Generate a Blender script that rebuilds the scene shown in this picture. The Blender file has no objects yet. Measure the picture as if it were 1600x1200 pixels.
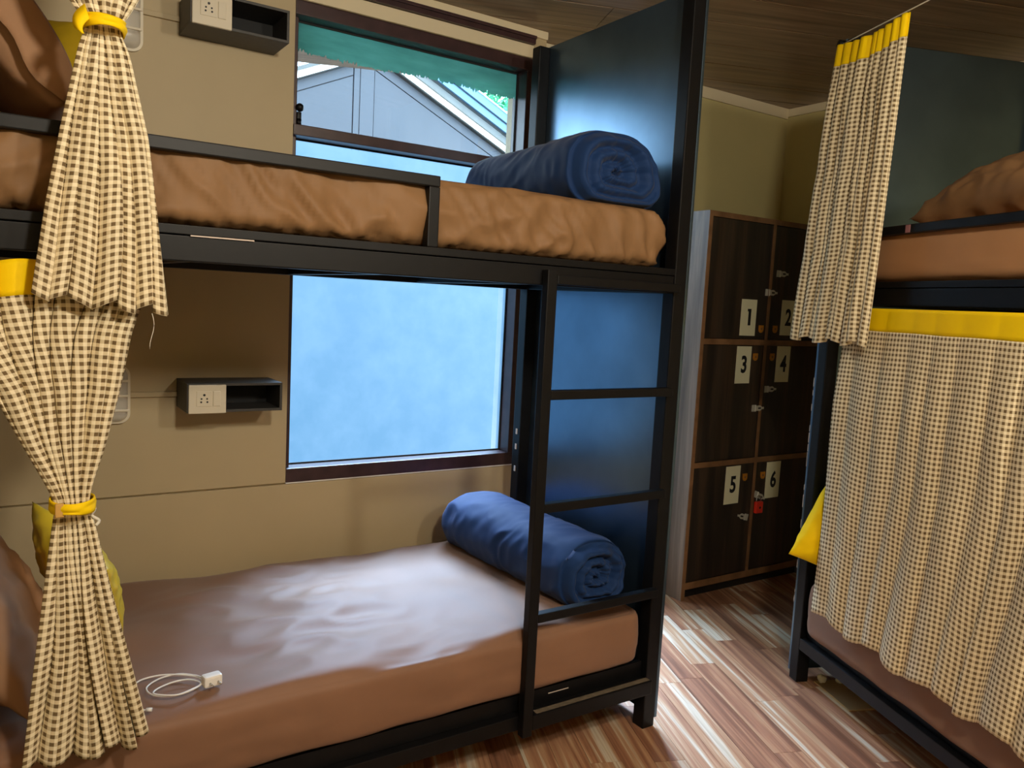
import bpy, bmesh, math, random
import numpy as np
from mathutils import Vector, Matrix, noise as mnoise

random.seed(7)
C = bpy.context.scene.collection
PI = math.pi

# ------------------------------------------------------------------ camera
yaw, pitch, roll = 0.584298, -0.104247, -0.0516006
cy, sy, cp, sp = math.cos(yaw), math.sin(yaw), math.cos(pitch), math.sin(pitch)
fwd = Vector((sy*cp, cy*cp, sp)); rgt = Vector((cy, -sy, 0)); dwn = fwd.cross(rgt)
cr, sr = math.cos(roll), math.sin(roll)
right = cr*rgt + sr*dwn; down = -sr*rgt + cr*dwn
M = Matrix((right, -down, -fwd)).transposed().to_4x4(); M.translation = (0, 0, 1.45)
cam_data = bpy.data.cameras.new('camera'); cam_data.sensor_width = 36; cam_data.lens = 36*1239.35/1600
cam_data.clip_start = 0.02
cam = bpy.data.objects.new('camera', cam_data); cam.matrix_world = M; C.objects.link(cam)
bpy.context.scene.camera = cam

# ------------------------------------------------------------------ world and lights
SKY = (0.62, 0.83, 1.0); SKY_STRENGTH = 12.0
PANE_STRENGTH = 0.9
w = bpy.data.worlds.new('overcast_sky'); bpy.context.scene.world = w; w.use_nodes = True
bg = w.node_tree.nodes['Background']; bg.inputs[0].default_value = (*SKY, 1); bg.inputs[1].default_value = SKY_STRENGTH
def area(name, loc, size, power, col, rot=(0, 0, 0), size_y=None):
    l = bpy.data.lights.new(name, 'AREA'); l.energy = power; l.color = col; l.size = size
    if size_y: l.shape = 'RECTANGLE'; l.size_y = size_y
    o = bpy.data.objects.new(name, l); o.location = loc; o.rotation_euler = rot; C.objects.link(o); return o
def bulb(name, loc, power, col, rad):
    l = bpy.data.lights.new(name, 'POINT'); l.energy = power; l.color = col; l.shadow_soft_size = rad
    o = bpy.data.objects.new(name, l); o.location = loc; C.objects.link(o); return o
LAMPS = [((0.62, -0.05, 2.33), 102), ((1.60, -0.45, 2.32), 62)]  # second bulb is an added fill for the right bunk
for lc, pw in LAMPS: bulb('ceiling_lamp_light', lc, pw, (1.0, 0.91, 0.74), 0.09)
sl = bpy.data.lights.new('hazy_sun', 'SUN'); sl.energy = 34.0; sl.color = (0.60, 0.75, 1.0); sl.angle = 0.62
so = bpy.data.objects.new('hazy_sun', sl); so.rotation_euler = Vector((-0.27, -0.64, -0.86)).to_track_quat('-Z', 'Y').to_euler(); so.location = (3, 6, 6); C.objects.link(so)
def portal(loc, sx, sz):
    o = area('window_portal', loc, sx, 1, (1, 1, 1), (-PI/2, 0, 0), sz); o.data.cycles.is_portal = True
portal((1.47, 3.10, 1.6), 1.06, 1.75); portal((2.46, 3.22, 1.40), 0.60, 1.82)
sc = bpy.context.scene
sc.view_settings.view_transform = 'Standard'; sc.view_settings.look = 'None'
sc.view_settings.exposure = 0.0; sc.view_settings.gamma = 1.0; sc.view_settings.use_curve_mapping = False
sc.cycles.max_bounces = 8; sc.cycles.diffuse_bounces = 4; sc.cycles.transparent_max_bounces = 12
sc.cycles.caustics_reflective = False; sc.cycles.caustics_refractive = False
sc.cycles.sample_clamp_indirect = 4.0

# ------------------------------------------------------------------ materials
def srgb(r, g, b):
    f = lambda c: (c/255/12.92) if c/255 <= 0.04045 else ((c/255+0.055)/1.055)**2.4
    return (f(r), f(g), f(b), 1)
class NT:
    def __init__(s, name):
        s.m = bpy.data.materials.new(name); s.m.use_nodes = True; s.t = s.m.node_tree
        s.b = s.t.nodes['Principled BSDF']; s.out = s.t.nodes['Material Output']
    def n(s, typ, **kw):
        nd = s.t.nodes.new(typ)
        for k, v in kw.items():
            if k.startswith('i_'):
                key = k[2:]; key = int(key) if key.isdigit() else key
                nd.inputs[key].default_value = v
            else: setattr(nd, k, v)
        return nd
    def l(s, a, b): s.t.links.new(a, b)
    def coord(s, kind='Object', scale=(1, 1, 1)):
        tc = s.n('ShaderNodeTexCoord'); mp = s.n('ShaderNodeMapping'); mp.inputs['Scale'].default_value = scale
        s.l(tc.outputs[kind], mp.inputs[0]); return mp.outputs[0]
    def noise(s, vec, scale=5, detail=3, rough=0.5, dist=0):
        n = s.n('ShaderNodeTexNoise'); n.inputs['Scale'].default_value = scale; n.inputs['Detail'].default_value = detail
        n.inputs['Roughness'].default_value = rough; n.inputs['Distortion'].default_value = dist
        if vec is not None: s.l(vec, n.inputs['Vector'])
        return n.outputs['Fac']
    def ramp(s, fac, stops):
        r = s.n('ShaderNodeValToRGB'); e = r.color_ramp.elements
        while len(e) < len(stops): e.new(0.5)
        for el, (p, c) in zip(e, stops): el.position = p; el.color = c
        s.l(fac, r.inputs[0]); return r.outputs[0]
    def bump(s, h, strength=0.2, dist=0.01):
        b = s.n('ShaderNodeBump'); b.inputs['Strength'].default_value = strength; b.inputs['Distance'].default_value = dist
        s.l(h, b.inputs['Height']); s.l(b.outputs[0], s.b.inputs['Normal'])
def plain(name, col, rough=0.5, metal=0.0, spec=0.5, nscale=None, namp=0.12, bump=0, bscale=200):
    t = NT(name); t.b.inputs['Roughness'].default_value = rough; t.b.inputs['Metallic'].default_value = metal
    t.b.inputs['Specular IOR Level'].default_value = spec
    if nscale:
        f = t.noise(t.coord(), nscale, 4)
        a = tuple(c*(1-namp) for c in col[:3])+(1,); b = tuple(min(1, c*(1+namp)) for c in col[:3])+(1,)
        t.l(t.ramp(f, [(0.3, a), (0.7, b)]), t.b.inputs['Base Color'])
    else: t.b.inputs['Base Color'].default_value = col
    if bump: t.bump(t.noise(t.coord(), bscale, 3), bump, 0.002)
    return t.m
MAT = {}
MAT['wall'] = plain('wall_paint', srgb(190, 172, 136), 0.55, nscale=2.5, namp=0.05)
MAT['wall_far'] = plain('wall_paint_far', srgb(208, 196, 142), 0.6, nscale=2.5, namp=0.05)
MAT['cornice'] = plain('cornice_paint', srgb(226, 212, 180), 0.5)
MAT['brown_paint'] = plain('dark_brown_window_paint', srgb(62, 42, 44), 0.35, nscale=18, namp=0.25)
MAT['white_strip'] = plain('white_strip', srgb(235, 235, 230), 0.5)
MAT['steel'] = plain('black_painted_steel', srgb(13, 13, 15), 0.45, spec=0.25, nscale=30, namp=0.2, bump=0.05, bscale=60)
MAT['sheet_panel'] = plain('dark_painted_sheet', srgb(104, 127, 148), 0.30, metal=0.92, spec=0.5, nscale=3, namp=0.2)
MAT['ply'] = plain('plywood', srgb(170, 140, 105), 0.7, nscale=20, namp=0.2)
MAT['scratch'] = plain('bare_paint_scratch', srgb(205, 190, 180), 0.6)
MAT['dust'] = plain('grey_dust', srgb(95, 85, 70), 0.9, nscale=40, namp=0.3)
MAT['white_plastic'] = plain('white_plastic', srgb(228, 218, 196), 0.35)
MAT['bright_white'] = plain('glossy_white_plastic', srgb(242, 240, 236), 0.3)
MAT['black_hole'] = plain('black_plastic', srgb(18, 18, 18), 0.5)
MAT['box'] = plain('charcoal_box_paint', srgb(62, 60, 58), 0.5, nscale=60, namp=0.15)
MAT['box_shade'] = plain('shaded_box_inside', srgb(17, 18, 21), 0.7)  # shade inside the niche put into the colour, darker than the housing
MAT['chrome'] = plain('chrome', srgb(210, 210, 205), 0.25, metal=0.9)
MAT['latch_metal'] = plain('zinc_plate', srgb(205, 203, 190), 0.4, metal=0.35)
MAT['red'] = plain('red_enamel', srgb(215, 50, 30), 0.3)
MAT['lockwood'] = plain('brass_lock_plate', srgb(190, 125, 35), 0.5, metal=0.2)
MAT['paper'] = plain('cream_card', srgb(226, 224, 190), 0.7)
MAT['ink'] = plain('black_print', srgb(14, 14, 16), 0.6)
MAT['band'] = plain('edge_band_wood', srgb(122, 88, 58), 0.45, nscale=14, namp=0.25)
MAT['cardboard'] = plain('pale_card', srgb(190, 165, 120), 0.8)
MAT['cord'] = plain('white_cord', srgb(230, 225, 210), 0.6)
MAT['tan'] = plain('tan_leatherette_tag', srgb(205, 160, 85), 0.6)
MAT['pink_tape'] = plain('pink_tape', srgb(150, 105, 110), 0.6)

def cloth(name, col, sheen=0.0, rough=0.8, bump=0.25, bs=900, spec=0.2, var=0.06):
    t = NT(name); t.b.inputs['Roughness'].default_value = rough; t.b.inputs['Specular IOR Level'].default_value = spec
    t.b.inputs['Sheen Weight'].default_value = sheen
    f = t.noise(t.coord(), 6, 4)
    a = tuple(c*(1-var) for c in col[:3])+(1,); b = tuple(min(1, c*(1+var)) for c in col[:3])+(1,)
    t.l(t.ramp(f, [(0.3, a), (0.7, b)]), t.b.inputs['Base Color'])
    t.bump(t.noise(t.coord(), bs, 2), bump, 0.0006)
    return t.m
MAT['sheet'] = cloth('brown_bed_sheet', srgb(134, 98, 75), rough=0.6, spec=0.4, sheen=0.12)
MAT['sheet_right'] = cloth('light_brown_bed_sheet', srgb(178, 132, 92), rough=0.65, spec=0.3)
MAT['sheet_upper'] = cloth('tan_bed_sheet', srgb(134, 101, 68), rough=0.6, spec=0.3)
MAT['duvet'] = cloth('navy_cotton', srgb(20, 50, 96), rough=0.7, sheen=0.08)
MAT['pillow'] = cloth('brown_pillowcase', srgb(168, 130, 100), rough=0.7)
MAT['yellow'] = cloth('yellow_cotton', srgb(255, 212, 4), rough=0.7)
MAT['yellow_satin'] = cloth('yellow_satin', srgb(232, 206, 60), rough=0.3, spec=0.6, bump=0.05)
MAT['mustard'] = cloth('mustard_velvet', srgb(190, 158, 30), rough=0.6)
MAT['teal_piping'] = cloth('dark_green_piping', srgb(25, 45, 40))

def gingham():
    t = NT('gingham_cotton'); t.b.inputs['Roughness'].default_value = 0.85; t.b.inputs['Specular IOR Level'].default_value = 0.15
    tc = t.n('ShaderNodeTexCoord'); sep = t.n('ShaderNodeSeparateXYZ'); t.l(tc.outputs['UV'], sep.inputs[0])
    def stripe(o):
        m = t.n('ShaderNodeMath', operation='DIVIDE', i_1=0.0162); t.l(o, m.inputs[0])
        fr = t.n('ShaderNodeMath', operation='FRACT'); t.l(m.outputs[0], fr.inputs[0])
        s = t.n('ShaderNodeMath', operation='LESS_THAN', i_1=0.5); t.l(fr.outputs[0], s.inputs[0]); return s.outputs[0]
    a = stripe(sep.outputs[0]); b = stripe(sep.outputs[1])
    ad = t.n('ShaderNodeMath', operation='ADD'); t.l(a, ad.inputs[0]); t.l(b, ad.inputs[1])
    hf = t.n('ShaderNodeMath', operation='MULTIPLY', i_1=0.5); t.l(ad.outputs[0], hf.inputs[0])
    col = t.ramp(hf.outputs[0], [(0.0, srgb(255, 243, 212)), (0.5, srgb(224, 208, 172)), (0.95, srgb(120, 100, 70))])
    t.l(col, t.b.inputs['Base Color'])
    t.bump(t.noise(tc.outputs['UV'], 1500, 2), 0.2, 0.0006)
    tr = t.n('ShaderNodeBsdfTranslucent'); t.l(col, tr.inputs[0]); mx = t.n('ShaderNodeMixShader', i_0=0.15)
    t.l(t.b.outputs[0], mx.inputs[1]); t.l(tr.outputs[0], mx.inputs[2]); t.l(mx.outputs[0], t.out.inputs[0])
    return t.m
MAT['gingham'] = gingham()

def floor_mat():
    t = NT('streaked_laminate'); t.b.inputs['Roughness'].default_value = 0.32
    oi = t.n('ShaderNodeObjectInfo'); tc = t.n('ShaderNodeTexCoord')
    off = t.n('ShaderNodeVectorMath', operation='SCALE'); cmb = t.n('ShaderNodeCombineXYZ')
    for k in range(3): t.l(oi.outputs['Random'], cmb.inputs[k])
    t.l(cmb.outputs[0], off.inputs[0]); off.inputs['Scale'].default_value = 37.0
    ad = t.n('ShaderNodeVectorMath', operation='ADD'); t.l(tc.outputs['Object'], ad.inputs[0]); t.l(off.outputs[0], ad.inputs[1])
    mp = t.n('ShaderNodeMapping'); mp.inputs['Scale'].default_value = (0.8, 24, 1); t.l(ad.outputs[0], mp.inputs[0])
    f1 = t.noise(mp.outputs[0], 1.3, 4, 0.55, 0.45)
    sh = t.n('ShaderNodeMath', operation='MULTIPLY_ADD', i_1=0.26, i_2=-0.13); t.l(oi.outputs['Random'], sh.inputs[0])
    sm = t.n('ShaderNodeMath', operation='ADD'); t.l(f1, sm.inputs[0]); t.l(sh.outputs[0], sm.inputs[1])
    c1 = t.ramp(sm.outputs[0], [(0.28, srgb(118, 82, 64)), (0.42, srgb(150, 106, 82)), (0.51, srgb(172, 128, 98)), (0.58, srgb(184, 150, 118)), (0.66, srgb(206, 196, 178)), (0.8, srgb(196, 178, 150))])
    mp2 = t.n('ShaderNodeMapping'); mp2.inputs['Scale'].default_value = (2.0, 90, 1); t.l(ad.outputs[0], mp2.inputs[0])
    f2 = t.noise(mp2.outputs[0], 1.5, 3, 0.6, 0.4)
    g = t.ramp(f2, [(0.35, (0.80, 0.77, 0.75, 1)), (0.6, (1, 1, 1, 1))])
    mu = t.n('ShaderNodeMix', data_type='RGBA', blend_type='MULTIPLY'); mu.inputs['Factor'].default_value = 1
    t.l(c1, mu.inputs['A']); t.l(g, mu.inputs['B']); t.l(mu.outputs['Result'], t.b.inputs['Base Color'])
    return t.m
MAT['floor'] = floor_mat()
def streak(name, stops, scale, rough, axis_scale, bump=0.0, spec=0.5):
    t = NT(name); t.b.inputs['Roughness'].default_value = rough; t.b.inputs['Specular IOR Level'].default_value = spec
    oi = t.n('ShaderNodeObjectInfo'); tc = t.n('ShaderNodeTexCoord')
    cmb = t.n('ShaderNodeCombineXYZ')
    for k in range(3): t.l(oi.outputs['Random'], cmb.inputs[k])
    off = t.n('ShaderNodeVectorMath', operation='SCALE'); off.inputs['Scale'].default_value = 11.0; t.l(cmb.outputs[0], off.inputs[0])
    ad = t.n('ShaderNodeVectorMath', operation='ADD'); t.l(tc.outputs['Object'], ad.inputs[0]); t.l(off.outputs[0], ad.inputs[1])
    mp = t.n('ShaderNodeMapping'); mp.inputs['Scale'].default_value = axis_scale; t.l(ad.outputs[0], mp.inputs[0])
    f = t.noise(mp.outputs[0], scale, 5, 0.6, 0.3)
    t.l(t.ramp(f, stops), t.b.inputs['Base Color'])
    if bump: t.bump(f, bump, 0.003)
    return t.m
MAT['ceiling'] = streak('walnut_ceiling_laminate', [(0.3, srgb(100, 79, 60)), (0.5, srgb(134, 107, 81)), (0.7, srgb(160, 130, 100))], 2.2, 0.3, (0.7, 14, 1))
MAT['locker'] = streak('dark_walnut_laminate', [(0.3, srgb(30, 24, 21)), (0.48, srgb(44, 35, 28)), (0.62, srgb(66, 50, 37)), (0.72, srgb(40, 32, 26))], 1.8, 0.4, (9, 9, 0.4))
MAT['locker_lit_side'] = streak('lit_walnut_laminate', [(0.3, srgb(78, 70, 66)), (0.5, srgb(110, 98, 90)), (0.7, srgb(146, 130, 118))], 1.8, 0.45, (9, 9, 0.5))  # paler copy of the locker laminate, daylight on the side put into colour

def emit_pane():
    t = NT('frosted_daylit_glass')
    f = t.noise(t.coord(), 7, 5, 0.6)
    c = t.ramp(f, [(0.35, (0.10, 0.26, 0.46, 1)), (0.65, (0.14, 0.31, 0.52, 1))])
    e = t.n('ShaderNodeEmission'); t.l(c, e.inputs[0]); e.inputs[1].default_value = PANE_STRENGTH  # own glow stands in for daylight scattered by the frosted glass
    tr = t.n('ShaderNodeBsdfTransparent'); tr.inputs[0].default_value = (0.68, 0.74, 0.78, 1)
    m = t.n('ShaderNodeAddShader'); t.l(e.outputs[0], m.inputs[0]); t.l(tr.outputs[0], m.inputs[1])
    t.l(m.outputs[0], t.out.inputs[0]); return t.m
MAT['frosted'] = emit_pane()
def clear_glass():
    t = NT('clear_glass'); tr = t.n('ShaderNodeBsdfTransparent'); tr.inputs[0].default_value = (0.95, 0.98, 1, 1)
    gl = t.n('ShaderNodeBsdfGlossy'); gl.inputs['Roughness'].default_value = 0.02
    df = t.n('ShaderNodeBsdfDiffuse'); df.inputs[0].default_value = (0.7, 0.8, 0.95, 1)
    f = t.noise(t.coord(), 40, 4, 0.65)
    dirt = t.ramp(f, [(0.58, (0.01, 0.01, 0.01, 1)), (0.8, (0.10, 0.10, 0.10, 1))])
    m1 = t.n('ShaderNodeMixShader', i_0=0.05); t.l(tr.outputs[0], m1.inputs[1]); t.l(gl.outputs[0], m1.inputs[2])
    m2 = t.n('ShaderNodeMixShader'); t.l(dirt, m2.inputs[0]); t.l(m1.outputs[0], m2.inputs[1]); t.l(df.outputs[0], m2.inputs[2])
    t.l(m2.outputs[0], t.out.inputs[0]); return t.m
MAT['glass'] = clear_glass()
def film():
    t = NT('green_window_film'); tr = t.n('ShaderNodeBsdfTransparent'); tr.inputs[0].default_value = (0.42, 0.66, 0.60, 1)
    tl = t.n('ShaderNodeBsdfTranslucent')
    f = t.noise(t.coord('Object', (3, 1, 14)), 2.5, 4)
    t.l(t.ramp(f, [(0.3, (0.24, 0.46, 0.39, 1)), (0.7, (0.32, 0.58, 0.50, 1))]), tl.inputs[0])
    m = t.n('ShaderNodeMixShader', i_0=0.72); t.l(tr.outputs[0], m.inputs[1]); t.l(tl.outputs[0], m.inputs[2])
    t.l(m.outputs[0], t.out.inputs[0]); return t.m
MAT['film'] = film()
def lamp_cover():
    t = NT('clear_ribbed_cover'); t.b.inputs['Base Color'].default_value = (0.75, 0.72, 0.66, 1); t.b.inputs['Roughness'].default_value = 0.25
    tr = t.n('ShaderNodeBsdfTransparent'); m = t.n('ShaderNodeMixShader', i_0=0.55)
    t.l(tr.outputs[0], m.inputs[1]); t.l(t.b.outputs[0], m.inputs[2]); t.l(m.outputs[0], t.out.inputs[0]); return t.m
MAT['lamp_cover'] = lamp_cover()
MAT['gable'] = plain('lavender_wall_cladding', srgb(58, 62, 70), 0.6, nscale=1.5, namp=0.06)
MAT['gable_grey'] = plain('grey_fascia', srgb(80, 82, 80), 0.6, nscale=6, namp=0.15)
MAT['blue_roof'] = plain('blue_roof_trim', srgb(78, 110, 135), 0.5)
MAT['white_trim'] = plain('white_verge_trim', srgb(250, 246, 236), 0.5)
MAT['dark_gap'] = plain('dark_seal', srgb(30, 34, 36), 0.8)
MAT['leaf'] = plain('leaf_green', srgb(45, 140, 95), 0.6, nscale=3, namp=0.4)
MAT['bark'] = plain('bark', srgb(80, 65, 50), 0.9)

# ------------------------------------------------------------------ mesh helpers
def link(o, parent=None):
    C.objects.link(o)
    if parent is not None: o.parent = parent
    return o
def obj(name, bm, mat, parent=None, smooth=False):
    me = bpy.data.meshes.new(name); bm.to_mesh(me); bm.free()
    me.materials.append(MAT[mat] if isinstance(mat, str) else mat)
    if smooth:
        for p in me.polygons: p.use_smooth = True
    return link(bpy.data.objects.new(name, me), parent)
def pyd(name, verts, faces, mat, parent=None, smooth=True, uvs=None):
    me = bpy.data.meshes.new(name); me.from_pydata([tuple(v) for v in verts], [], faces)
    if uvs is not None:
        ul = me.uv_layers.new(name='UVMap')
        for lp in me.loops: ul.data[lp.index].uv = uvs[lp.vertex_index]
    me.materials.append(MAT[mat])
    if smooth:
        for p in me.polygons: p.use_smooth = True
    me.update()
    return link(bpy.data.objects.new(name, me), parent)
def add_box(bm, x0, x1, y0, y1, z0, z1, bev=0.0):
    r = bmesh.ops.create_cube(bm, size=1.0)
    vs = r['verts']
    for v in vs:
        v.co = Vector(((x0+x1)/2 + v.co.x*(x1-x0), (y0+y1)/2 + v.co.y*(y1-y0), (z0+z1)/2 + v.co.z*(z1-z0)))
    if bev:
        es = list({e for v in vs for e in v.link_edges})
        bmesh.ops.bevel(bm, geom=es, offset=bev, segments=2, affect='EDGES', profile=0.6)
def box(name, x0, x1, y0, y1, z0, z1, mat, parent=None, bev=0.003):
    bm = bmesh.new(); add_box(bm, x0, x1, y0, y1, z0, z1, bev); return obj(name, bm, mat, parent)
def add_cyl(bm, p0, p1, r0, r1=None, seg=14):
    p0 = Vector(p0); p1 = Vector(p1); d = p1-p0
    q = d.to_track_quat('Z', 'Y').to_matrix().to_4x4(); q.translation = (p0+p1)/2
    bmesh.ops.create_cone(bm, cap_ends=True, segments=seg, radius1=r0, radius2=r0 if r1 is None else r1, depth=d.length, matrix=q)
def cyl(name, p0, p1, r, mat, parent=None, seg=14):
    bm = bmesh.new(); add_cyl(bm, p0, p1, r, seg=seg); return obj(name, bm, mat, parent, True)
def add_prism(bm, pts, ext, to3):
    """pts: 2-D outline, extruded from depth ext[0] to ext[1]; to3 maps (a, b, depth) to a point"""
    f = [bm.verts.new(to3(a, b, ext[0])) for a, b in pts]; k = [bm.verts.new(to3(a, b, ext[1])) for a, b in pts]
    bm.faces.new(f[::-1]); bm.faces.new(k); n = len(pts)
    for i in range(n): bm.faces.new((f[i], f[(i+1) % n], k[(i+1) % n], k[i]))
    bmesh.ops.recalc_face_normals(bm, faces=bm.faces[:])
def tube(name, pts, r, mat, parent=None, seg=8, closed=False):
    pts = [Vector(p) for p in pts]; n = len(pts); verts = []; faces = []
    up = Vector((0, 0, 1))
    for i, p in enumerate(pts):
        d = (pts[min(i+1, n-1)] - pts[max(i-1, 0)]).normalized()
        a = d.cross(up); a = a.normalized() if a.length > 1e-4 else Vector((1, 0, 0)); b = d.cross(a)
        for k in range(seg):
            t = 2*PI*k/seg; verts.append(p + a*r*math.cos(t) + b*r*math.sin(t))
    for i in range(n-1):
        for k in range(seg):
            k2 = (k+1) % seg; faces.append((i*seg+k, i*seg+k2, (i+1)*seg+k2, (i+1)*seg+k))
    faces.append(tuple(range(seg))[::-1]); faces.append(tuple((n-1)*seg+k for k in range(seg)))
    return pyd(name, verts, faces, mat, parent)
def spline(P, n):
    P = [np.array(p, float) for p in P]; out = []
    ext = [2*P[0]-P[1]] + P + [2*P[-1]-P[-2]]; segs = len(P)-1
    for i in range(n):
        u = i/(n-1)*segs; k = min(int(u), segs-1); t = u-k; a, b, c, d = ext[k:k+4]
        out.append(0.5*((2*b)+(-a+c)*t+(2*a-5*b+4*c-d)*t*t+(-a+3*b-3*c+d)*t**3))
    return out
def tag(o, label=None, cat=None, group=None, kind=None):
    if label: o['label'] = label
    if cat: o['category'] = cat
    if group: o['group'] = group
    if kind: o['kind'] = kind
    return o
def empty(name, loc=(0, 0, 0), rz=0.0):
    o = bpy.data.objects.new(name, None); o.empty_display_size = 0.1; o.location = loc; o.rotation_euler = (0, 0, rz); C.objects.link(o); return o
def kids(o): return [c for c in bpy.data.objects if c.parent == o]
def copy_tree(o, parent=None):
    c = o.copy(); C.objects.link(c); c.parent = parent
    for ch in kids(o): copy_tree(ch, c)
    return c
def nz(x, y, z=0.0): return mnoise.noise(Vector((x, y, z)))

# ------------------------------------------------------------------ room
FLX0, FLX1, FLY0, FLY1 = -0.55, 3.86, -2.3, 3.10
CEIL = 2.625
TH = 0.375540627
Bd = Vector((math.sin(TH), math.cos(TH), 0)); Cd = Vector((math.cos(TH), -math.sin(TH), 0))
WW = 2.98   # inner face of the window wall

fl = box('floor', FLX0-0.1, FLX1+0.1, FLY0-0.1, FLY1+0.1, -0.08, -0.012, 'dust', None, 0); tag(fl, kind='structure')
# laminate strips run along Bd; strips 0.105 wide
plank_mesh = {}
def plank_me(L):
    if L not in plank_mesh:
        bm = bmesh.new(); add_box(bm, 0.0006, L-0.0006, 0.0006, 0.1044, -0.012, 0.0, 0.0)
        me = bpy.data.meshes.new('plank'); bm.to_mesh(me); bm.free(); me.materials.append(MAT['floor']); plank_mesh[L] = me
    return plank_mesh[L]
rp = random.Random(3)
ang = math.atan2(Bd.y, Bd.x)
for k in range(-14, 34):
    c0 = 1.535 + k*0.105
    b = -1.6 + rp.random()*0.6
    if k == 0: b = 3.19-0.335-0.52-0.65*5-0.35
    while b < 4.3:
        L = rp.choice([0.35, 0.5, 0.65])
        p = Bd*b + Cd*(c0+0.105)
        mid = Bd*(b+L/2) + Cd*(c0+0.05)
        ends = [Bd*b+Cd*(c0+0.05), Bd*(b+L)+Cd*(c0+0.05), mid]
        inside = any(FLX0 < e.x < FLX1 and -0.3 < e.y < FLY1-0.02 for e in ends)
        # only where the camera or a step aside could see floor
        if inside and mid.x > 0.3 and mid.y > 0.2:
            # local x along Bd, local y along -Cd ... keep right-handed
            o = bpy.data.objects.new('plank', plank_me(L)); o.location = p; o.rotation_euler = (0, 0, ang); link(o, fl)
        b += L
# ceiling boards along Cd, 0.25 wide
cl = box('ceiling', FLX0-0.1, FLX1+0.1, FLY0-0.1, FLY1+0.1, CEIL+0.012, CEIL+0.08, 'ceiling', None, 0); tag(cl, kind='structure')
bm = bmesh.new(); add_box(bm, 0, 2.4, 0.001, 0.249, 0, 0.012, 0.0015)
cme = bpy.data.meshes.new('ceiling_board'); bm.to_mesh(cme); bm.free(); cme.materials.append(MAT['ceiling'])
ang2 = math.atan2(Cd.y, Cd.x)
for k in range(2, 18):
    for j in range(3):
        p = Bd*(k*0.255-0.165) + Cd*(-1.9 + j*2.402 + (k % 3)*0.5); p.z = CEIL
        m = p + Cd*1.2
        if m.y < -1.5 or m.x < -0.9 or m.x > 4.6: continue
        o = bpy.data.objects.new('ceiling_board', cme); o.location = p; o.rotation_euler = (0, 0, ang2); link(o, cl)

# window opening X 0.945..2.00, z 0.70..2.50 ; wall right end 2.02 where the room steps back
wx0, wx1, wz0, wz1 = 0.945, 2.00, 0.703, 2.499
wb = box('wall_back', FLX0-0.1, wx0, WW+0.012, WW+0.20, 0, CEIL+0.02, 'wall', None, 0); tag(wb, kind='structure')
box('wall_panel', FLX0, wx0, WW, WW+0.0125, wz0+0.003, CEIL, 'wall', wb, 0.0015)
box('wall_panel', FLX0, 2.06, WW, WW+0.0125, 0.0, wz0-0.003, 'wall', wb, 0.0015)
box('wall_panel', wx0, 2.06, WW+0.0125, WW+0.20, 0.0, wz0-0.003, 'wall', wb, 0)
box('wall_panel', wx0+0.002, 2.06, WW, WW+0.20, wz1+0.003, CEIL+0.02, 'wall', wb, 0)
box('wall_panel', wx1, 2.06, WW, WW+0.20, wz0, wz1, 'wall', wb, 0)
# far part of the wall behind the aisle with the second window, and the right wall
FY = 3.10
fx0, fx1, fz0, fz1 = 2.12, 2.80, 0.45, 2.35
wf = box('wall_far', fx1, FLX1+0.1, FY, FY+0.12, 0, CEIL+0.02, 'wall_far', None, 0); tag(wf, kind='structure')
box('wall_panel', 2.06, fx0, FY, FY+0.12, 0, CEIL+0.02, 'wall_far', wf, 0)
box('wall_panel', fx0, fx1, FY, FY+0.12, 0, fz0, 'wall_far', wf, 0)
box('wall_panel', fx0, fx1, FY, FY+0.12, fz1, CEIL+0.02, 'wall_far', wf, 0)
box('wall_panel', 2.06, 2.07, WW+0.2, FY, 0, CEIL+0.02, 'wall_far', wf, 0)
wr = box('wall_right', FLX1, FLX1+0.1, FLY0-0.1, FY, 0, CEIL+0.02, 'wall_far', None, 0); tag(wr, kind='structure')
wl = box('wall_left', FLX0-0.1, FLX0, FLY0-0.1, WW, 0, CEIL+0.02, 'wall', None, 0); tag(wl, kind='structure')
wfr = box('wall_front', FLX0-0.1, FLX1+0.1, FLY0-0.1, FLY0, 0, CEIL+0.02, 'wall', None, 0); tag(wfr, kind='structure')
# cornices
tr1 = box('trim_1', 2.07, FLX1-0.013, FY-0.012, FY, CEIL-0.058, CEIL, 'cornice', None, 0.003); tag(tr1, kind='structure')
tr2 = box('trim_2', FLX1-0.012, FLX1, 0.0, FY, CEIL-0.045, CEIL, 'cornice', None, 0.003); tag(tr2, kind='structure')
tr3 = box('trim_3', FLX0, 2.06, WW-0.012, WW, CEIL-0.033, CEIL, 'cornice', None, 0.003); tag(tr3, kind='structure')
bm = bmesh.new(); add_box(bm, FLX0, 1.99, WW-0.022, WW, CEIL-0.068, CEIL-0.035, 0.002); add_box(bm, FLX0, 1.99, WW-0.03, WW-0.022, CEIL-0.048, CEIL-0.035, 0.002)
tr4 = obj('trim_4', bm, 'brown_paint'); tag(tr4, kind='structure')
tr5 = box('trim_5', 0.95, 1.99, WW-0.006, WW, 2.503, CEIL-0.07, 'cornice', None, 0.001); tag(tr5, kind='structure')

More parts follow.
